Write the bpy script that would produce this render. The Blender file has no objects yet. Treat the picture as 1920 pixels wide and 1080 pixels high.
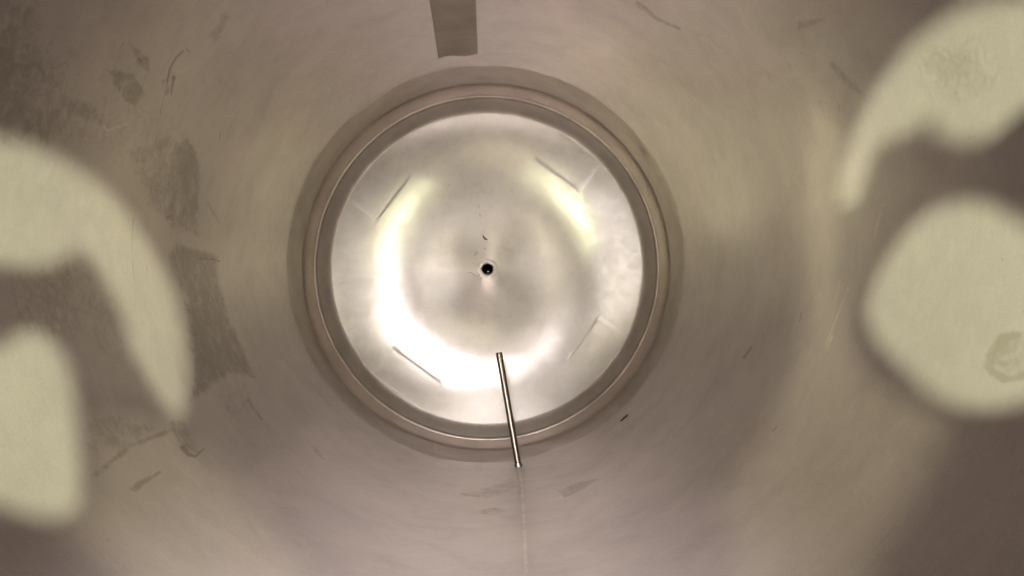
import bpy, bmesh, math, random
import numpy as np
from mathutils import Vector, Matrix, Euler

random.seed(4)
C = bpy.context.scene.collection
SC = bpy.context.scene

# ------------------------------------------------------------------ dimensions
R = 1.0                 # inner radius of the tank
ZC = 4.30               # height of the camera above the lower girth weld
ROOF = 4.62             # underside of the added, unseen roof
F = 1600.0              # focal length in photo pixels (1920 wide)
VPX, VPY = 927.0, 572.0 # where straight down appears in the photo
CX, CY = (927.0 - 912.0) / F * ZC, -(572.0 - 493.0) / F * ZC
CAM = np.array([CX, CY, ZC])
TILT = math.atan((960.0 - VPX) / F)
PITCH = math.atan((VPY - 540.0) / F)
ROT = np.array(Euler((PITCH, -TILT, 0.0)).to_matrix())

# the wall coordinates of a mark seen in the photo, for laying marks out on the real surfaces
def ray(px, py):
    d = np.array([(px - 960.0) / F, -(py - 540.0) / F, -1.0])
    return ROT @ d

def on_wall(px, py, rad=R):
    d = ray(px, py)
    a = d[0] ** 2 + d[1] ** 2
    b = 2 * (CAM[0] * d[0] + CAM[1] * d[1])
    c = CAM[0] ** 2 + CAM[1] ** 2 - rad ** 2
    t = (-b + math.sqrt(b * b - 4 * a * c)) / (2 * a)
    return CAM + t * d

def wall_uv(px, py):
    p = on_wall(px, py)
    return (math.atan2(p[1], p[0]), p[2])

# floor profile: a shallow cone that rises from the drain, then turns up in a knuckle
Z_EDGE = -0.62
R_EDGE = 0.945
SLOPE = 0.086
R_DRAIN = 0.030
def floor_z(r):
    r = np.asarray(r, dtype=float)
    return Z_EDGE - SLOPE * (R_EDGE - r) - 0.02 * np.maximum(0, 1 - r / R_EDGE) ** 2

def on_floor(px, py):
    d = ray(px, py)
    z = Z_EDGE - 0.06
    for _ in range(20):
        t = (z - CAM[2]) / d[2]
        p = CAM + t * d
        z = float(floor_z(math.hypot(p[0], p[1])))
    return p

def at_height(px, py, z):
    d = ray(px, py)
    return CAM + (z - CAM[2]) / d[2] * d

# ------------------------------------------------------------------ helpers
def link(name, me, mat=None, parent=None, smooth=True):
    o = bpy.data.objects.new(name, me)
    C.objects.link(o)
    if mat: me.materials.append(mat)
    if parent: o.parent = parent
    if smooth:
        me.polygons.foreach_set('use_smooth', [True] * len(me.polygons))
    return o

def from_bm(name, bm, mat=None, parent=None, smooth=True):
    me = bpy.data.meshes.new(name)
    bm.normal_update()
    bm.to_mesh(me); bm.free()
    return link(name, me, mat, parent, smooth)

def tag(o, label, cat, group=None):
    o['label'] = label; o['category'] = cat
    if group: o['group'] = group
    return o

def empty(name, loc=(0, 0, 0)):
    o = bpy.data.objects.new(name, None); C.objects.link(o)
    o.location = loc
    return o

def polar_grid(nth, rows, inward=True):
    """rows: list of (r, z); returns a quad mesh of the surface of revolution facing the axis / up"""
    nr = len(rows)
    th = np.arange(nth) * (2 * math.pi / nth)
    rz = np.array(rows)
    v = np.empty((nr, nth, 3), dtype=np.float32)
    v[:, :, 0] = rz[:, 0, None] * np.cos(th)
    v[:, :, 1] = rz[:, 0, None] * np.sin(th)
    v[:, :, 2] = rz[:, 1, None]
    i = np.arange(nr - 1)[:, None] * nth
    j = np.arange(nth)[None, :]
    j2 = (j + 1) % nth
    f = np.stack([i + j, i + nth + j, i + nth + j2, i + j2], axis=-1).reshape(-1, 4)
    if not inward: f = f[:, ::-1]
    me = bpy.data.meshes.new('surface')
    me.vertices.add(nr * nth)
    me.vertices.foreach_set('co', v.reshape(-1))
    n = len(f)
    me.loops.add(n * 4); me.polygons.add(n)
    me.loops.foreach_set('vertex_index', f.reshape(-1).astype(np.int32))
    me.polygons.foreach_set('loop_start', np.arange(0, n * 4, 4, dtype=np.int32))
    me.polygons.foreach_set('loop_total', np.full(n, 4, dtype=np.int32))
    me.update(calc_edges=True)
    me.validate()
    return me, v.reshape(-1, 3)

def set_attr(me, name, vals):
    a = me.attributes.new(name, 'FLOAT', 'POINT')
    a.data.foreach_set('value', vals.astype(np.float32))

def smooth01(x):
    x = np.clip(x, 0, 1)
    return x * x * (3 - 2 * x)

def seg_dist(U, V, a, b):
    ax, ay = a; bx, by = b
    dx, dy = bx - ax, by - ay
    L = dx * dx + dy * dy + 1e-12
    t = np.clip(((U - ax) * dx + (V - ay) * dy) / L, 0, 1)
    return np.hypot(U - ax - t * dx, V - ay - t * dy), t

def paint_line(acc, U, V, pts, w0, w1, s):
    """soft smear along a polyline on the surface (surface units)"""
    n = len(pts) - 1
    for k in range(n):
        d, t = seg_dist(U, V, pts[k], pts[k + 1])
        w = w0 + (w1 - w0) * (k + t) / n
        np.maximum(acc, s * smooth01(1.0 - d / (w * 2.0)), out=acc)

def paint_poly(acc, U, V, pts, soft, s):
    inside = np.zeros(U.shape, bool)
    dist = np.full(U.shape, 1e9)
    n = len(pts)
    for k in range(n):
        a, b = pts[k], pts[(k + 1) % n]
        d, _ = seg_dist(U, V, a, b)
        dist = np.minimum(dist, d)
        cond = (a[1] > V) != (b[1] > V)
        xin = (b[0] - a[0]) * (V - a[1]) / (b[1] - a[1] + 1e-12) + a[0]
        inside ^= cond & (U < xin)
    sd = np.where(inside, dist, -dist)
    np.maximum(acc, s * smooth01(0.5 + sd / (2 * soft)), out=acc)

# ------------------------------------------------------------------ node helpers
class NT:
    def __init__(self, name):
        self.m = bpy.data.materials.new(name); self.m.use_nodes = True
        self.t = self.m.node_tree; self.n = self.t.nodes; self.l = self.t.links
        self.b = self.n['Principled BSDF']
    def add(self, typ, **kw):
        nd = self.n.new(typ)
        for k, v in kw.items(): setattr(nd, k, v)
        return nd
    def put(self, sock, val):
        if isinstance(val, bpy.types.NodeSocket): self.l.new(val, sock)
        else: sock.default_value = val
    def math(self, op, a, b=None, c=None, clamp=False):
        nd = self.add('ShaderNodeMath', operation=op, use_clamp=clamp)
        self.put(nd.inputs[0], a)
        if b is not None: self.put(nd.inputs[1], b)
        if c is not None: self.put(nd.inputs[2], c)
        return nd.outputs[0]
    def noise(self, vec, scale, detail=3, rough=0.5, dist=0.0):
        nd = self.add('ShaderNodeTexNoise')
        self.put(nd.inputs['Vector'], vec)
        nd.inputs['Scale'].default_value = scale
        nd.inputs['Detail'].default_value = detail
        nd.inputs['Roughness'].default_value = rough
        nd.inputs['Distortion'].default_value = dist
        return nd.outputs['Fac']
    def remap(self, v, a, b, c, d, smooth=False):
        nd = self.add('ShaderNodeMapRange')
        nd.interpolation_type = 'SMOOTHSTEP' if smooth else 'LINEAR'
        self.put(nd.inputs['Value'], v)
        for k, x in zip(('From Min', 'From Max', 'To Min', 'To Max'), (a, b, c, d)):
            nd.inputs[k].default_value = x
        return nd.outputs['Result']
    def mix(self, f, a, b):
        nd = self.add('ShaderNodeMix', data_type='RGBA')
        self.put(nd.inputs[0], f); self.put(nd.inputs[6], a); self.put(nd.inputs[7], b)
        return nd.outputs[2]
    def attr(self, name):
        return self.add('ShaderNodeAttribute', attribute_name=name).outputs['Fac']
    def cyl(self, k_theta=1.0, k_z=1.0):
        """(cos, sin, z) surface vector of the wall, scaled so grain can run along or around it"""
        tc = self.add('ShaderNodeTexCoord').outputs['Object']
        mp = self.add('ShaderNodeMapping'); self.put(mp.inputs['Vector'], tc)
        mp.inputs['Scale'].default_value = (k_theta, k_theta, k_z)
        return mp.outputs['Vector']
    def bump(self, h, strength, dist):
        nd = self.add('ShaderNodeBump')
        nd.inputs['Strength'].default_value = strength
        nd.inputs['Distance'].default_value = dist
        self.put(nd.inputs['Height'], h)
        return nd.outputs['Normal']

def rgb(r, g, b): return (r, g, b, 1.0)

# ------------------------------------------------------------------ materials
def wall_material():
    t = NT('brushed_wall_steel')
    obj = t.cyl()
    blotch = t.noise(obj, 2.2, 4, 0.55)
    cloud = t.noise(obj, 5.0, 5, 0.62, 0.6)
    grit = t.noise(obj, 190.0, 2, 0.6)
    fine = t.noise(t.cyl(1.0, 30.0), 6.0, 3, 0.6)        # rolled grain that runs round the tank
    speck = t.noise(obj, 60.0, 2, 0.5)
    mott = t.noise(obj, 14.0, 5, 0.62, 0.4)
    st = t.attr('stain_or_shade')
    ragged = t.math('ADD', st, t.math('MULTIPLY', t.math('SUBTRACT', mott, 0.5), 1.1))
    ragged = t.math('ADD', ragged, t.math('MULTIPLY', t.math('SUBTRACT', fine, 0.5), 0.12))
    tear = t.noise(obj, 20.0, 5, 0.62, 1.6)
    ragged = t.math('ADD', ragged, t.math('MULTIPLY', t.math('SUBTRACT', tear, 0.5), 1.0))
    gate = t.remap(st, 0.02, 0.15, 0, 1)
    mask = t.math('MULTIPLY', t.remap(ragged, 0.24, 0.92, 0, 1, True), gate)
    base = t.mix(t.remap(blotch, 0.35, 0.65, 0, 1), rgb(0.420, 0.375, 0.366), rgb(0.470, 0.425, 0.414))
    base = t.mix(t.remap(cloud, 0.42, 0.68, 0, 0.17, True), base, rgb(0.31, 0.28, 0.26))
    base = t.mix(t.remap(mott, 0.45, 0.7, 0, 0.30, True), base, rgb(0.53, 0.485, 0.455))
    base = t.mix(t.remap(grit, 0.3, 0.7, 0, 0.22), base, rgb(0.28, 0.25, 0.235))
    base = t.mix(t.remap(fine, 0.3, 0.7, 0, 0.22), base, rgb(0.34, 0.30, 0.28))
    base = t.mix(t.math('MULTIPLY', mask, 0.55), base, rgb(0.185, 0.16, 0.125))
    pin = t.math('MULTIPLY', t.remap(speck, 0.72, 0.78, 0, 1), 0.35)
    base = t.mix(pin, base, rgb(0.22, 0.19, 0.15))
    mk = t.attr('mark')
    mkm = t.remap(t.math('ADD', mk, t.math('MULTIPLY', t.math('SUBTRACT', mott, 0.5), 0.9)), 0.25, 0.95, 0, 1, True)
    mkm = t.math('MULTIPLY', mkm, t.remap(mk, 0.02, 0.15, 0, 1))
    base = t.mix(t.math('MULTIPLY', mkm, 0.60), base, rgb(0.10, 0.08, 0.06))
    sc_ = t.attr('scratch_or_reflection')
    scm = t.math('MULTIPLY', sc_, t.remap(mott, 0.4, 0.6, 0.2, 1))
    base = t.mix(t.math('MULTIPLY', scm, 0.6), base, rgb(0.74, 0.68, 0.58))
    t.put(t.b.inputs['Base Color'], base)
    t.b.inputs['Metallic'].default_value = 0.85
    rg = t.remap(cloud, 0.3, 0.7, 0.39, 0.47)
    rg = t.math('ADD', rg, t.math('MULTIPLY', mask, 0.08))
    t.put(t.b.inputs['Roughness'], rg)
    t.b.inputs['Anisotropic'].default_value = 0.45
    t.b.inputs['Coat Weight'].default_value = 0.28; t.b.inputs['Coat Roughness'].default_value = 0.13
    tg = t.add('ShaderNodeTangent', direction_type='RADIAL', axis='Z')
    t.put(t.b.inputs['Tangent'], tg.outputs[0])
    wob = t.noise(obj, 1.6, 2, 0.5)
    hgt = t.math('ADD', t.math('MULTIPLY', wob, 1.0), t.math('ADD', t.math('MULTIPLY', fine, 0.012), t.math('MULTIPLY', grit, 0.004)))
    t.put(t.b.inputs['Normal'], t.bump(hgt, 0.35, 0.018))
    return t.m

def floor_material():
    t = NT('brushed_floor_steel')
    tc = t.add('ShaderNodeTexCoord').outputs['Object']
    sep = t.add('ShaderNodeSeparateXYZ'); t.put(sep.inputs[0], tc)
    rr = t.math('SQRT', t.math('ADD', t.math('MULTIPLY', sep.outputs[0], sep.outputs[0]),
                               t.math('MULTIPLY', sep.outputs[1], sep.outputs[1])))
    comb = t.add('ShaderNodeCombineXYZ'); t.put(comb.inputs[0], rr)
    rings = t.noise(comb.outputs[0], 120.0, 3, 0.7)       # turned grain round the drain
    centre = t.remap(rr, 0.10, 0.45, 1.0, 0.25, True)
    blotch = t.noise(tc, 3.0, 4, 0.55)
    wob = t.noise(tc, 1.7, 2, 0.5)
    mott = t.noise(tc, 40.0, 4, 0.6)
    base = t.mix(t.remap(blotch, 0.35, 0.65, 0, 1), rgb(0.545, 0.510, 0.475), rgb(0.605, 0.57, 0.53))
    scuff = t.noise(tc, 16.0, 7, 0.68, 0.5)
    base = t.mix(t.remap(scuff, 0.42, 0.72, 0, 0.40, True), base, rgb(0.46, 0.425, 0.385))
    st = t.attr('stain_or_shade')
    m = t.remap(t.math('ADD', st, t.math('MULTIPLY', t.math('SUBTRACT', mott, 0.5), 1.6)), 0.45, 0.75, 0, 1, True)
    m = t.math('MULTIPLY', m, t.remap(st, 0.02, 0.15, 0, 1))
    base = t.mix(t.math('MULTIPLY', m, 0.6), base, rgb(0.22, 0.18, 0.14))
    t.put(t.b.inputs['Base Color'], base)
    t.b.inputs['Metallic'].default_value = 0.95
    t.put(t.b.inputs['Roughness'], t.remap(blotch, 0.3, 0.7, 0.125, 0.15))
    hgt = t.math('ADD', wob, t.math('MULTIPLY', t.math('MULTIPLY', rings, centre), 0.03))
    nrm = t.bump(hgt, 0.45, 0.007)
    t.put(t.b.inputs['Normal'], nrm)
    # scuffed film over the polish: a second, much softer lobe
    b2 = t.add('ShaderNodeBsdfPrincipled')
    t.put(b2.inputs['Base Color'], base); t.put(b2.inputs['Normal'], nrm)
    b2.inputs['Metallic'].default_value = 0.8; b2.inputs['Roughness'].default_value = 0.5
    mx = t.add('ShaderNodeMixShader')
    t.put(mx.inputs[0], t.math('ADD', t.remap(blotch, 0.3, 0.7, 0.54, 0.64), t.remap(scuff, 0.3, 0.7, -0.05, 0.13)))
    t.l.new(t.b.outputs[0], mx.inputs[1]); t.l.new(b2.outputs[0], mx.inputs[2])
    t.l.new(mx.outputs[0], t.n['Material Output'].inputs[0])
    return t.m

def plain_steel(name, col, rough, metal=1.0, aniso=0.0, grain=0.0):
    t = NT(name)
    tc = t.add('ShaderNodeTexCoord').outputs['Object']
    bl = t.noise(tc, 5.0, 4, 0.6)
    c2 = tuple(x * 0.86 for x in col)
    t.put(t.b.inputs['Base Color'], t.mix(t.remap(bl, 0.35, 0.65, 0, 1), rgb(*col), rgb(*c2)))
    t.b.inputs['Metallic'].default_value = metal
    t.put(t.b.inputs['Roughness'], t.remap(bl, 0.3, 0.7, rough, rough + 0.06))
    if aniso:
        t.b.inputs['Anisotropic'].default_value = aniso
        tg = t.add('ShaderNodeTangent', direction_type='RADIAL', axis='Z')
        t.put(t.b.inputs['Tangent'], tg.outputs[0])
    if grain:
        t.put(t.b.inputs['Normal'], t.bump(t.noise(tc, 45.0, 3, 0.6), grain, 0.004))
    return t.m

M_wall = wall_material()
M_floor = floor_material()
M_band = plain_steel('ground_weld_band_steel', (0.37, 0.325, 0.295), 0.46, 0.85, 0.4, 0.12)
M_ring = plain_steel('ring_steel', (0.58, 0.52, 0.475), 0.36, 0.9, 0.4, 0.10)
M_knuckle = plain_steel('knuckle_steel', (0.64, 0.60, 0.56), 0.50, 0.8, 0.0, 0.05)
M_weld = plain_steel('weld_steel', (0.46, 0.41, 0.37), 0.50, 0.9, 0.0, 0.25)
M_strip = plain_steel('dull_strip_steel', (0.24, 0.205, 0.165), 0.5, 0.75, 0.0, 0.15)
M_rod = plain_steel('probe_steel', (0.33, 0.30, 0.265), 0.20, 1.0, 0.0, 0.1)
M_rodend = plain_steel('probe_end_steel', (0.30, 0.27, 0.23), 0.35, 1.0, 0.0, 0.2)
M_gobo_roof = plain_steel('gobo_roof_steel', (0.10, 0.09, 0.075), 0.5, 0.9)
M_lip = plain_steel('drain_lip_steel', (0.50, 0.465, 0.44), 0.42, 0.95, 0.0, 0.2)
M_pipe = plain_steel('drain_dark_steel', (0.03, 0.028, 0.025), 0.6, 0.3)
M_dirt = plain_steel('dark_residue', (0.035, 0.025, 0.015), 0.7, 0.0, 0.0, 0.3)

# ------------------------------------------------------------------ the tank
tank = empty('steel_tank', (0, 0, Z_EDGE))
tag(tank, 'inside of a round stainless steel tank seen from above, brushed wall and shiny conical bottom', 'tank')
def tank_part(o):
    o.parent = tank
    o.matrix_parent_inverse = Matrix.Translation((0, 0, -Z_EDGE))
    return o

# --- cylindrical wall with its smears
NTH = 1800
zs = np.concatenate([np.linspace(0.05, 2.2, 330), np.linspace(2.2, ROOF, 131)[1:]])
me, co = polar_grid(NTH, [(R, z) for z in zs], inward=False)
TH = np.arctan2(co[:, 1], co[:, 0]).astype(np.float64)
ZZ = co[:, 2].astype(np.float64)
def layer(items_poly, items_line):
    acc = np.zeros(len(co))
    def local(ptsuv, margin):
        us = [p[0] for p in ptsuv]; vs = [p[1] for p in ptsuv]
        mid = 0.5 * (min(us) + max(us))
        du = (TH - mid + math.pi) % (2 * math.pi) - math.pi
        sel = (np.abs(du) < 0.5 * (max(us) - min(us)) + margin) & (ZZ > min(vs) - margin * 2) & (ZZ < max(vs) + margin * 2)
        return sel, du, mid
    def unwrap(pts):
        u = [wall_uv(*p) for p in pts]
        b = u[0][0]
        return [((a - b + math.pi) % (2 * math.pi) - math.pi + b, z) for a, z in u]
    for pts, soft, s in items_poly:
        q = unwrap(pts)
        sel, du, mid = local(q, 0.2)
        a = acc[sel]
        # heights are foreshortened from above, so smears are stretched along the wall
        paint_poly(a, du[sel], ZZ[sel] * 0.35, [(x - mid, z * 0.35) for x, z in q], soft, s)
        acc[sel] = a
    for pts, w0, w1, s in items_line:
        q = unwrap(pts)
        sel, du, mid = local(q, 0.2)
        a = acc[sel]
        paint_line(a, du[sel], ZZ[sel] * 0.35, [(x - mid, z * 0.35) for x, z in q], w0 * 1.3, w1 * 1.3, s)
        acc[sel] = a
    return acc

stain_or_shade = layer(
    [ # smears on the left wall: broad thin film, then the thicker patches, and some painted shade
      ([(330, 455), (408, 478), (420, 560), (440, 620), (462, 668), (480, 710), (430, 700), (385, 735), (352, 760), (362, 680), (345, 560), (315, 480)], 0.022, 0.78),
      ([(90, 60), (250, 60), (330, 90), (385, 260), (395, 450), (330, 470), (230, 330), (120, 260)], 0.06, 0.30),
      ([(235, 280), (320, 250), (345, 270), (378, 300), (380, 350), (376, 410), (380, 450), (330, 440), (290, 400), (265, 370)], 0.03, 0.60),
      ([(325, 285), (350, 255), (370, 285), (378, 330), (374, 400), (350, 390), (330, 330)], 0.012, 0.74),
      ([(110, 190), (140, 175), (200, 215), (200, 240), (150, 225), (120, 220)], 0.02, 0.66),
      ([(-100, -60), (60, -60), (90, 60), (130, 180), (150, 260), (90, 280), (-100, 260)], 0.08, 0.74),  # upper corner: olive stain, with the light falloff there painted in
      ([(215, 130), (250, 135), (275, 175), (255, 200), (230, 190), (195, 125)], 0.012, 0.70),
      ([(240, 80), (262, 90), (285, 112), (280, 140), (255, 120)], 0.010, 0.62),
      ([(300, 150), (318, 140), (325, 175), (305, 185)], 0.010, 0.60),
      ([(150, 790), (230, 770), (300, 800), (260, 840), (190, 860), (150, 850)], 0.03, 0.56),
      ([(0, 500), (150, 480), (230, 590), (240, 690), (150, 640), (0, 640)], 0.04, 0.48),  # shadow band between the two light patches, darkened in the colour
      ([(310, 790), (345, 780), (378, 850), (350, 862), (325, 820)], 0.012, 0.64),
      ([(380, 720), (470, 715), (480, 780), (400, 800)], 0.05, 0.38),
      ([(1700, 80), (1860, 60), (1880, 180), (1760, 200)], 0.05, 0.50),
      ([(1200, -20), (1260, 20), (1600, 200), (1560, 260), (1300, 100)], 0.06, 0.30),
      ([(1855, 690), (1872, 645), (1885, 628), (1930, 625), (1960, 660), (1930, 705), (1885, 712)], 0.012, 0.55),
      ([(1040, 920), (1090, 900), (1130, 895), (1100, 915), (1060, 935)], 0.012, 0.60),
      ([(850, 925), (960, 895), (980, 915), (930, 935), (870, 935)], 0.025, 0.55),
      ([(880, 958), (930, 950), (955, 958), (920, 968)], 0.010, 0.60),
    ],
    [ ([(1195, 5), (1230, 35), (1275, 55)], 0.008, 0.004, 0.75),
      ([(1560, 120), (1590, 155), (1620, 180)], 0.008, 0.004, 0.55),
      ([(465, 750), (490, 785)], 0.010, 0.004, 0.8),
      ([(590, 840), (605, 860)], 0.012, 0.006, 0.55),
      ([(1856, 690), (1868, 660), (1884, 633), (1905, 628)], 0.006, 0.006, 0.95), ([(1858, 695), (1885, 712), (1915, 706), (1940, 690)], 0.006, 0.005, 0.95), ([(1880, 680), (1884, 684)], 0.007, 0.006, 0.9),
      ([(252, 915), (300, 885)], 0.008, 0.003, 0.85),
      ([(180, 890), (245, 835), (300, 815), (345, 795)], 0.006, 0.006, 0.7),
      ([(1500, 50), (1545, 35)], 0.010, 0.004, 0.55),
      ([(1395, 670), (1410, 650)], 0.006, 0.004, 0.8),
      ([(400, 70), (425, 30)], 0.012, 0.01, 0.65),
    ])
mark = layer([],
    [ ([(344, 95), (330, 108), (318, 130), (312, 165), (300, 215)], 0.0022, 0.001, 0.85),
      ([(326, 145), (323, 160), (321, 178)], 0.004, 0.002, 0.95),
      ([(350, 92), (360, 100)], 0.002, 0.001, 0.8),
      ([(375, 485), (398, 486), (412, 490)], 0.0016, 0.0024, 0.95),
      ([(343, 838), (352, 852), (366, 856), (382, 842)], 0.0065, 0.002, 0.95),
      ([(413, 250), (411, 264)], 0.0018, 0.001, 0.9),
      ([(434, 99), (434.5, 99.5)], 0.0022, 0.002, 0.95),
      ([(205, 1012), (208, 1014)], 0.003, 0.002, 0.9),
      ([(1503, 585), (1500, 598), (1499, 605)], 0.0018, 0.001, 0.8),
      ([(1456, 800), (1448, 810)], 0.0018, 0.001, 0.95),
      ([(223, 160), (225, 175)], 0.003, 0.002, 0.6),
      ([(260, 110), (268, 118)], 0.003, 0.002, 0.7),
      ([(250, 410), (252, 530), (255, 590)], 0.0018, 0.001, 0.6),
      ([(275, 500), (280, 545), (285, 600)], 0.0018, 0.001, 0.55),
      ([(1785, 775), (1760, 830), (1735, 868)], 0.0016, 0.001, 0.6),
      ([(1680, 988), (1625, 1040)], 0.006, 0.004, 0.45),
      ([(390, 380), (412, 420)], 0.006, 0.003, 0.55),
      ([(310, 410), (330, 400)], 0.004, 0.002, 0.6),
    ])
scr_refl = layer([],
    [ ([(1590, 540), (1575, 580), (1562, 610), (1548, 650)], 0.0014, 0.001, 0.8),
      ([(1655, 385), (1645, 420), (1640, 445)], 0.0014, 0.001, 0.7),
      ([(1575, 525), (1568, 560), (1562, 585)], 0.0012, 0.001, 0.55),
      ([(1560, 630), (1552, 655)], 0.0018, 0.001, 0.9),
      ([(195, 235), (200, 245), (240, 232)], 0.0018, 0.001, 0.5),
      ([(112, 575), (108, 625)], 0.002, 0.001, 0.6),
      ([(977, 886), (981, 950), (984, 1010), (987, 1095)], 0.0034, 0.0036, 0.7),  # not a scratch: the rod's reflection in the wall, painted pale
      ([(700, 132), (690, 140), (640, 180)], 0.002, 0.001, 0.4),
      ([(1225, 745), (1190, 780)], 0.002, 0.001, 0.5),
    ])
set_attr(me, 'stain_or_shade', stain_or_shade); set_attr(me, 'mark', mark); set_attr(me, 'scratch_or_reflection', scr_refl)
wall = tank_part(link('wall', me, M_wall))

# --- girth weld, ground band, ring and bright bead between wall and floor
def revolve(name, rows, mat, nth=720, wob=0.0, loose=False):
    m_, c_ = polar_grid(nth, rows, inward=False)
    if wob:                                # hand-dressed metal: the ring is never quite true
        rs = np.random.RandomState(len(rows) * 7 + len(name))
        c_ = c_.astype(np.float64); th = np.arctan2(c_[:, 1], c_[:, 0])
        nr = len(rows); edge = np.sin(np.pi * np.repeat(np.arange(nr) / (nr - 1), nth))
        if loose: edge = np.sin(0.5 * np.pi * np.repeat(np.arange(nr) / (nr - 1), nth)); 
        dz = np.zeros(len(c_)); dr = np.zeros(len(c_))
        for k in range(2, 24):
            a1, a2 = rs.normal(size=2) / (k ** 1.4); f1, f2 = rs.uniform(0, 6.28, 2)
            dz += a1 * np.sin(k * th + f1); dr += a2 * np.sin(k * th + f2)
        rad = np.hypot(c_[:, 0], c_[:, 1]); nr_ = rad + wob * 0.3 * dr * edge * (0.0 if loose else 1.0)
        c_[:, 0] *= nr_ / rad; c_[:, 1] *= nr_ / rad; c_[:, 2] += wob * dz * edge
        m_.vertices.foreach_set('co', c_.astype(np.float32).reshape(-1)); m_.update()
    return tank_part(link(name, m_, mat))

def arc_rows(r0, z0, r1, z1, bulge, n=10):
    out = []
    for k in range(n + 1):
        t = k / n
        b = bulge * math.sin(math.pi * t)
        out.append((r0 + (r1 - r0) * t - b, z0 + (z1 - z0) * t))
    return out

revolve('girth_weld', arc_rows(R, -0.06, R, 0.05, 0.0008, 12), M_wall, wob=0.006)
revolve('ground_band', arc_rows(0.998, -0.33, 0.9988, 0.012, 0.0008, 16), M_band, wob=0.006, loose=True)
revolve('stepped_ring', [(0.9665, -0.482)] + arc_rows(0.967, -0.47, 0.991, -0.345, 0.002, 8) + [(0.996, -0.335), (0.998, -0.33)], M_ring, wob=0.006)
revolve('weld_bead', [(0.952, -0.505), (0.9505, -0.498), (0.953, -0.490), (0.959, -0.4835), (0.963, -0.482), (0.9665, -0.4815)], M_weld, wob=0.003)

# --- conical floor with its knuckle
rows = []
for k in range(190):
    r = R_DRAIN + 0.030 + (R_EDGE - 0.070 - R_DRAIN - 0.012) * k / 189
    rows.append((r, float(floor_z(r))))
rk, zk = rows[-1]
krows = [rows[-1]]
for k in range(1, 41):                    # knuckle: turns from the cone slope up to the ring
    t = k / 40
    p0 = (rk, zk); p1 = (0.930, zk + 0.065 * SLOPE + 0.004); p2 = (0.952, -0.505)
    a = (1 - t) ** 2; b = 2 * t * (1 - t); c = t * t
    krows.append((a * p0[0] + b * p1[0] + c * p2[0], a * p0[1] + b * p1[1] + c * p2[1]))
me, co = polar_grid(720, rows, inward=False)
acc = np.zeros(len(co))
def fl(pts): return [tuple(on_floor(*p)[:2]) for p in pts]
for pts, w0, w1, s in [
        ([(896, 357), (895, 370), (898, 390), (901, 410), (903, 425)], 0.009, 0.006, 0.62),
        ([(845, 345), (835, 352)], 0.008, 0.004, 0.5),
        ([(790, 340), (800, 333)], 0.008, 0.004, 0.55),
        ([(1105, 430), (1110, 446)], 0.008, 0.006, 0.5),
        ([(958, 355), (960, 358)], 0.007, 0.006, 0.7),
        ([(1026, 578), (1027, 580)], 0.005, 0.004, 0.8),
        ([(890, 478), (905, 466), (925, 468), (935, 485)], 0.010, 0.006, 0.5),
        ([(1066, 676), (1069, 672)], 0.007, 0.006, 0.7)]:
    paint_line(acc, co[:, 0], co[:, 1], fl(pts), w0, w1, s)
set_attr(me, 'stain_or_shade', acc)
floor = tank_part(link('floor', me, M_floor))
revolve('knuckle', krows, M_knuckle)

# --- drain: rolled lip and a dark pipe
zd = float(floor_z(R_DRAIN + 0.030))
lip = tank_part(link('drain', polar_grid(96, [(R_DRAIN, zd - 0.03), (R_DRAIN, zd - 0.004), (R_DRAIN + 0.002, zd - 0.0005), (R_DRAIN + 0.004, zd + 0.0022), (R_DRAIN + 0.012, zd + 0.003), (R_DRAIN + 0.022, zd + 0.0022), (R_DRAIN + 0.030, zd)], inward=False)[0], M_lip))
pm = polar_grid(96, [(0.002, zd - 0.40), (R_DRAIN + 0.001, zd - 0.40), (R_DRAIN + 0.001, zd - 0.022)], inward=False)[0]
pipe = link('drain_pipe', pm, M_pipe); pipe.parent = lip

# --- four pads pressed up in the floor near its rim, each with one crisp inner edge
for (ax, ay), (bx, by) in (((707, 418), (770, 330)), ((1000, 298), (1090, 360)), ((1125, 590), (1062, 680)), ((830, 715), (735, 650))):
    A = on_floor(ax, ay)[:2]; B = on_floor(bx, by)[:2]
    mid = 0.5 * (A + B); out = mid / np.linalg.norm(mid)
    side = np.array([-out[1], out[0]]); half = 0.5 * np.linalg.norm(B - A)
    depth = 0.20
    bm = bmesh.new(); nu, nv = 24, 60
    g = []
    for j in range(nv + 1):
        row = []
        v = j / nv
        for i in range(nu + 1):
            u = -1 + 2 * i / nu
            p = mid + side * half * u + out * depth * v
            edge = float(smooth01((1 - abs(u)) * 4.0))
            h = (0.0005 * max(0.0, 1 - v / 0.07) ** 1.3 + 0.00015 * (1 - v)) * edge - 0.0006 * (v > 0.98)
            if edge == 0: h = -0.0004
            row.append(bm.verts.new((p[0], p[1], float(floor_z(np.hypot(*p))) + h + 0.0003)))
        g.append(row)
    for j in range(nv):
        for i in range(nu):
            bm.faces.new((g[j][i], g[j][i + 1], g[j + 1][i + 1], g[j + 1][i]))
    lowr = [bm.verts.new((q.co.x - out[0] * 0.009, q.co.y - out[1] * 0.009, q.co.z - 0.0012)) for q in g[0]]
    # crisp lip: its own vertices so the edge stays sharp
    top = [bm.verts.new(q.co) for q in g[0]]
    for i in range(nu):
        bm.faces.new((lowr[i], lowr[i + 1], top[i + 1], top[i]))
    bmesh.ops.recalc_face_normals(bm, faces=bm.faces)
    pad = tank_part(from_bm('floor_pad', bm, M_floor))
    if pad.data.polygons[0].normal.z < 0: pad.data.flip_normals()

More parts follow.
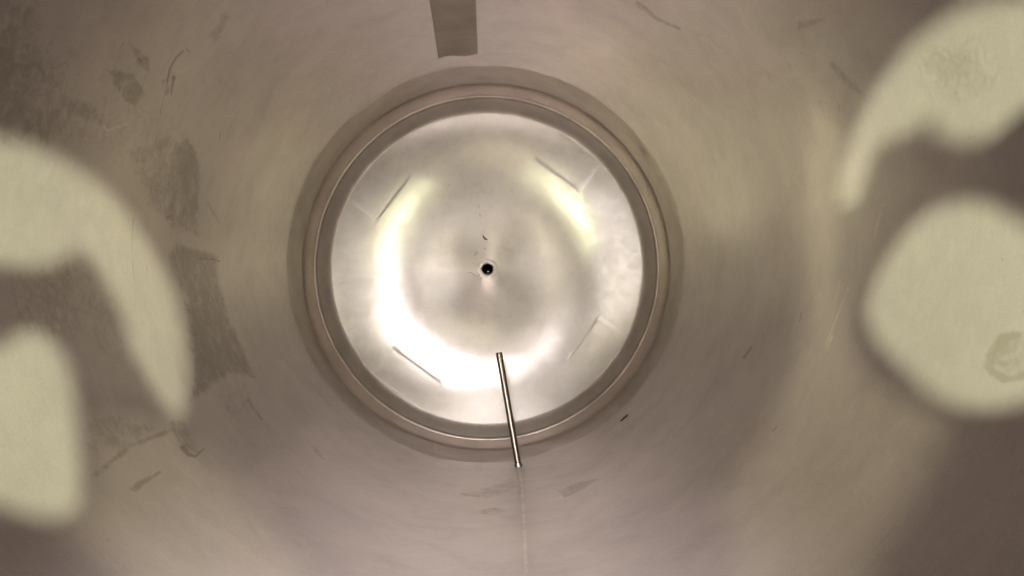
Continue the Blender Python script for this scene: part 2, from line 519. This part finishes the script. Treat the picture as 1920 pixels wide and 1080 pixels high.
# --- roof is unseen and added; its openings are cut to shape the light patches
LAMP_L = np.array([2.6, 0.35, 7.8])      # throws the patch on the left wall
LAMP_R = np.array([-2.6, 0.35, 7.8])     # throws the patch on the right wall
hook_l = [(-150, 330), (-60, 275), (0, 258), (60, 272), (130, 305), (190, 345), (240, 400), (290, 470), (325, 540), (346, 610), (354, 690), (350, 760), (335, 790),
          (300, 745), (265, 690), (240, 640), (236, 600), (215, 560), (195, 520), (172, 482), (150, 468), (120, 485), (80, 500), (30, 500), (-20, 490), (-100, 440)]
blob_l = [(-150, 640), (-40, 655), (0, 652), (30, 628), (70, 615), (102, 640), (130, 680), (145, 760), (150, 850), (152, 950), (100, 972), (40, 962), (0, 945), (-60, 920), (-150, 880)]
hook_r = [(1572, 378), (1567, 350), (1590, 280), (1620, 200), (1665, 130), (1720, 70), (1790, 20), (1860, 0), (1920, -5), (2000, 10), (2060, 60), (2080, 130), (2000, 190),
          (1935, 190), (1900, 220), (1860, 258), (1810, 270), (1770, 258), (1745, 235), (1730, 230), (1700, 250), (1650, 270), (1634, 290), (1627, 330), (1612, 378), (1595, 388)]
blob_r = [(1620, 580), (1640, 520), (1690, 440), (1740, 395), (1800, 375), (1850, 380), (1890, 402), (1960, 440), (2020, 520), (2030, 640), (1980, 720), (1920, 755),
          (1850, 768), (1790, 760), (1740, 735), (1690, 690), (1640, 640)]
def through_roof(px, py, L):
    P = on_wall(px, py)
    t = (L[2] - ROOF) / (L[2] - P[2])
    return (L + t * (P - L))[:2]
LAMP_LS = np.array([1.0, 2.4, 7.8])      # added weaker lamps, standing in for reflected light in the faint wall bands
LAMP_RS = np.array([-1.6, -1.15, 7.8])
band_r = [(1500, 180), (1528, 260), (1512, 430), (1508, 580), (1470, 720), (1410, 840), (1300, 1010), (1200, 1140), (1560, 1180), (1610, 1080), (1700, 930), (1790, 775),
          (1640, 730), (1590, 640), (1560, 520), (1550, 420), (1590, 250)]
band_l = [(130, 970), (200, 1040), (260, 1110), (640, 1180), (520, 1000), (400, 860), (330, 800), (200, 780), (165, 860)]
holes = [[tuple(through_roof(*p, LAMP_L)) for p in h] for h in (hook_l, blob_l)] + \
        [[tuple(through_roof(*p, LAMP_R)) for p in h] for h in (hook_r, blob_r)] + \
        [[tuple(through_roof(*p, LAMP_LS)) for p in band_l], [tuple(through_roof(*p, LAMP_RS)) for p in band_r]]
for h in holes:
    print('hole', [round(f(q[k] for q in h), 3) for k in (0, 1) for f in (min, max)])
bm = bmesh.new()
def loop(pts, z):
    vs = [bm.verts.new((x, y, z)) for x, y in pts]
    return [bm.edges.new((vs[i], vs[(i + 1) % len(vs)])) for i in range(len(vs))]
eds = loop([(1.02 * math.cos(2 * math.pi * k / 128), 1.02 * math.sin(2 * math.pi * k / 128)) for k in range(128)], ROOF)
for h in holes: eds += loop(h, ROOF)
bmesh.ops.triangle_fill(bm, use_beauty=True, edges=eds)
ext = bmesh.ops.extrude_face_region(bm, geom=bm.faces[:])
bmesh.ops.translate(bm, vec=(0, 0, 0.004), verts=[v for v in ext['geom'] if isinstance(v, bmesh.types.BMVert)])
bmesh.ops.recalc_face_normals(bm, faces=bm.faces)
gobo_roof = tank_part(from_bm('gobo_roof', bm, M_gobo_roof, smooth=False))

# ------------------------------------------------------------------ flat strip on the wall (top of the picture)
q = [wall_uv(*p) for p in ((805, 0), (892, 0), (896, 100), (822, 108))]
(thA, zA), (thB, zB), (thC, zC_), (thD, zD) = q
print('strip', q)
bm = bmesh.new()
ztop = 3.3
slopeL = (thA - thD) / (zA - zD); slopeR = (thB - thC) / (zB - zC_)
nz, nt = 40, 12
def strip_pt(i, j, rad):
    v = i / nz; u = j / nt
    zl = zD + (ztop - zD) * v; zr = zC_ + (ztop - zC_) * v
    tl = thD + slopeL * (zl - zD); tr = thC + slopeR * (zr - zC_)
    th = tl + (tr - tl) * u; z = zl + (zr - zl) * u + (0.018 * math.sin(u * 7.0) if i == 0 else 0)
    return (rad * math.cos(th), rad * math.sin(th), z)
fr = [[bm.verts.new(strip_pt(i, j, R - 0.006)) for j in range(nt + 1)] for i in range(nz + 1)]
bk = [[bm.verts.new(strip_pt(i, j, R - 0.0005)) for j in range(nt + 1)] for i in range(nz + 1)]
for i in range(nz):
    for j in range(nt):
        bm.faces.new((fr[i][j], fr[i][j + 1], fr[i + 1][j + 1], fr[i + 1][j]))
    bm.faces.new((fr[i][0], fr[i + 1][0], bk[i + 1][0], bk[i][0]))
    bm.faces.new((fr[i][nt], bk[i][nt], bk[i + 1][nt], fr[i + 1][nt]))
for j in range(nt):
    bm.faces.new((fr[0][j], bk[0][j], bk[0][j + 1], fr[0][j + 1]))
    bm.faces.new((fr[nz][j], fr[nz][j + 1], bk[nz][j + 1], bk[nz][j]))
bmesh.ops.recalc_face_normals(bm, faces=bm.faces)
strip = from_bm('wall_strip', bm, M_strip, smooth=False)
tag(strip, 'dark brown flat metal strip fixed upright on the tank wall', 'metal strip')

# ------------------------------------------------------------------ probe rod sticking out of the wall
def tube_bm(p0, p1, rads, n=40):
    """rads: list of (t, radius) along p0->p1, ends capped"""
    bm = bmesh.new()
    p0 = Vector(p0); p1 = Vector(p1); ax = (p1 - p0)
    d = ax.normalized(); u = d.orthogonal().normalized(); w = d.cross(u)
    rings = []
    for t, r in rads:
        c = p0 + ax * t
        rings.append([bm.verts.new(c + (u * math.cos(a) + w * math.sin(a)) * r) for a in [2 * math.pi * k / n for k in range(n)]])
    for a, b in zip(rings, rings[1:]):
        for k in range(n):
            bm.faces.new((a[k], a[(k + 1) % n], b[(k + 1) % n], b[k]))
    bm.faces.new(rings[0][::-1]); bm.faces.new(rings[-1])
    bmesh.ops.recalc_face_normals(bm, faces=bm.faces)
    return bm
pw = on_wall(972, 874)
pt = at_height(935.5, 661, pw[2] + 0.0)
probe = empty('probe_rod', tuple(pw))
tag(probe, 'thin round steel rod reaching inward from the tank wall over the shiny floor', 'rod')
rr = 0.0155
def probe_part(o):
    o.parent = probe; o.matrix_parent_inverse = Matrix.Translation(tuple(-pw))
    return o
def sharp(o, deg=40):
    for p in o.data.polygons: p.use_smooth = True
    o.data.set_sharp_from_angle(angle=math.radians(deg))
L = np.linalg.norm(pt - pw)
dirn = (pt - pw) / L
s_ = from_bm('shaft', tube_bm(pw - dirn * 0.004, pw + dirn * (L - 0.022), [(0, rr), (1, rr)]), M_rod); sharp(s_); probe_part(s_)
e_ = from_bm('end_cap', tube_bm(pw + dirn * (L - 0.022), pw + dirn * L, [(0, rr * 0.96), (0.1, rr * 1.03), (0.85, rr * 1.03), (1, rr * 0.9)]), M_rodend); sharp(e_); probe_part(e_)
c_ = from_bm('weld_collar', tube_bm(pw - dirn * 0.004, pw + dirn * 0.016, [(0, rr * 1.3), (0.45, rr * 1.25), (0.8, rr * 1.08), (1, rr * 1.0)]), M_rodend); sharp(c_, 60); probe_part(c_)

# ------------------------------------------------------------------ bits of residue
def flake(name, pts3, normal, widths, thick, label, cat):
    """a flat crumb along a path lying on a surface"""
    bm = bmesh.new(); n = Vector(normal).normalized()
    ring = []
    P = [Vector(p) for p in pts3]
    for k, p in enumerate(P):
        d = (P[min(k + 1, len(P) - 1)] - P[max(k - 1, 0)]).normalized()
        s = d.cross(n).normalized(); w = widths[k] * random.uniform(0.85, 1.15)
        ring.append([bm.verts.new(p + s * w * a + n * (thick * b + 0.0004)) for a, b in ((-1, 0), (-0.6, 0.8), (0, 1), (0.6, 0.8), (1, 0))])
    for a, b in zip(ring, ring[1:]):
        for k in range(4): bm.faces.new((a[k], a[k + 1], b[k + 1], b[k]))
        bm.faces.new((a[4], a[0], b[0], b[4]))
    bm.faces.new(ring[0]); bm.faces.new(ring[-1][::-1])
    bmesh.ops.recalc_face_normals(bm, faces=bm.faces)
    o = from_bm(name, bm, M_dirt)
    # pivot on the thing itself
    c = sum((Vector(v.co) for v in o.data.vertices), Vector()) / len(o.data.vertices)
    o.data.transform(Matrix.Translation(-c)); o.location = c
    return tag(o, label, cat)
def wl(pts): return [on_wall(*p) for p in pts]
wp = wl([(1164, 790), (1168, 787), (1170, 784.5), (1173, 782), (1176.5, 778.5)])
flake('residue_flake', wp, (-wp[0][0], -wp[0][1], 0), [0.003, 0.0075, 0.003, 0.008, 0.003], 0.004,
      'small dark brown flake stuck on the wall just outside the stepped ring', 'residue flake')
fp = [on_floor(*p) for p in ((905.5, 441), (907, 445), (910, 448), (914, 449.5))]
flake('residue_curl', fp, (0, 0, 1), [0.002, 0.005, 0.005, 0.002], 0.003,
      'short dark curl of residue lying on the floor above the drain hole', 'residue curl')
hp = [on_floor(*p) for p in ((876, 512), (884, 511), (889, 516), (896, 518), (902, 511), (904, 503), (902, 494))]
flake('loose_hair', hp, (0, 0, 1), [0.0012] * 7, 0.002, 'thin curved hair lying beside the left edge of the drain hole', 'hair')

# ------------------------------------------------------------------ lamps
def disk(name, qx, qy, rad, power, col, spread=180.0, aim=(0.0, 0.0)):
    """an unseen round lamp added under the roof beside the lens, shining down the tank"""
    d = bpy.data.lights.new(name, 'AREA'); d.shape = 'DISK'; d.size = rad * 2; d.energy = power; d.color = col
    d.spread = math.radians(spread)
    o = bpy.data.objects.new(name, d); C.objects.link(o)
    o.location = (qx - CX, qy - CY, ROOF - 0.03)
    o.rotation_euler = Vector((aim[0], aim[1], -1.0)).to_track_quat('-Z', 'Y').to_euler()
    return o
def spot(name, loc, pts, rad, power, col):
    P = [Vector(on_wall(*p)) for p in pts]
    loc = Vector(loc)
    dirs = [(p - loc).normalized() for p in P]
    ax = sum(dirs, Vector()).normalized()
    for _ in range(200):                       # smallest cone round the patch
        far = min(dirs, key=lambda q: q.dot(ax)); ax = (ax + far * 0.01).normalized()
    half = math.acos(min(q.dot(ax) for q in dirs))
    d = bpy.data.lights.new(name, 'SPOT'); d.shadow_soft_size = rad; d.energy = power; d.color = col
    d.spot_size = 2 * half + math.radians(1.5); d.spot_blend = 0.0
    o = bpy.data.objects.new(name, d); C.objects.link(o)
    o.location = loc; o.rotation_euler = ax.to_track_quat('-Z', 'Y').to_euler()
    return o
YEL = (0.91, 0.96, 0.63)
BAND = (1.0, 0.93, 0.55)
WHT = (1.0, 0.94, 0.94)
P_SPOT, P_WHITE, P_YEL, P_SKY, P_WASH, P_ROOF = 18000, 0.088, 0.0075, 3.0, 50, 0.27
spot('patch_lamp', LAMP_L, hook_l + blob_l, 0.05, P_SPOT, YEL)
spot('patch_lamp', LAMP_R, hook_r + blob_r, 0.05, P_SPOT, YEL)
spot('patch_lamp', LAMP_LS, band_l, 0.10, P_SPOT * 0.30, BAND)  # this and the next are added, only to cast the soft bands
spot('patch_lamp', LAMP_RS, band_r, 0.06, P_SPOT * 0.40, BAND)
def floor_aim(name, ang, off, rad, power, col, spread, aim_ang, aim_r):
    """an added narrow lamp at the tank axis offset by off towards ang, aimed at one side of the floor"""
    q = (off * math.cos(math.radians(ang)), off * math.sin(math.radians(ang)))
    tx, ty = aim_r * math.cos(math.radians(aim_ang)), aim_r * math.sin(math.radians(aim_ang))
    h = ROOF - 0.03 - Z_EDGE
    return disk(name, q[0], q[1], rad, power, col, spread, ((tx - q[0] + CX) / h, (ty - q[1] + CY) / h))
floor_aim('added_floor_lamp', 232, 0.19, 0.16, P_WHITE, (1.0, 0.93, 0.96), 16, 243, 0.45)  # three added lamps, aimed to draw the crescent and arcs on the floor
floor_aim('added_floor_lamp', 158, 0.18, 0.075, P_YEL, YEL, 9, 155, 0.60)
floor_aim('added_floor_lamp', 35, 0.20, 0.075, P_YEL, YEL, 9, 40, 0.62)
disk('added_wash_lamp', 0.0, -0.1, 0.10, P_WASH, WHT, 42, (0.0, -0.58))  # two added fill lamps, only there to brighten opposite walls
disk('added_wash_lamp', 0.0, -0.42, 0.10, P_WASH * 0.36, WHT, 25, (0.0, 0.58))
for ang, pw_ in ((8, 1.6), (185, 0.75), (282, 0.6)):  # added discs, placed so the floor reflects bright spokes round the drain
    disk('added_spoke_lamp', 0.62 * math.cos(math.radians(ang)), 0.62 * math.sin(math.radians(ang)), 0.36, P_ROOF * pw_, (1.0, 0.94, 0.95), 60)

w = bpy.data.worlds.new('World'); SC.world = w; w.use_nodes = True
bg = w.node_tree.nodes['Background']
bg.inputs[0].default_value = (1.0, 0.90, 0.62, 1); bg.inputs[1].default_value = P_SKY

# ------------------------------------------------------------------ camera
cd = bpy.data.cameras.new('camera'); cam = bpy.data.objects.new('camera', cd); C.objects.link(cam)
cam.location = CAM
cam.rotation_euler = (PITCH, -TILT, 0)
cd.sensor_width = 36.0; cd.lens = 36.0 * F / 1920.0
cd.clip_start = 0.01; cd.clip_end = 100
SC.camera = cam

vs = SC.view_settings
vs.view_transform = 'Standard'; vs.look = 'None'; vs.gamma = 1; vs.exposure = 0; vs.use_curve_mapping = False
SC.cycles.use_denoising = True
SC.cycles.max_bounces = 16; SC.cycles.glossy_bounces = 12; SC.cycles.diffuse_bounces = 8
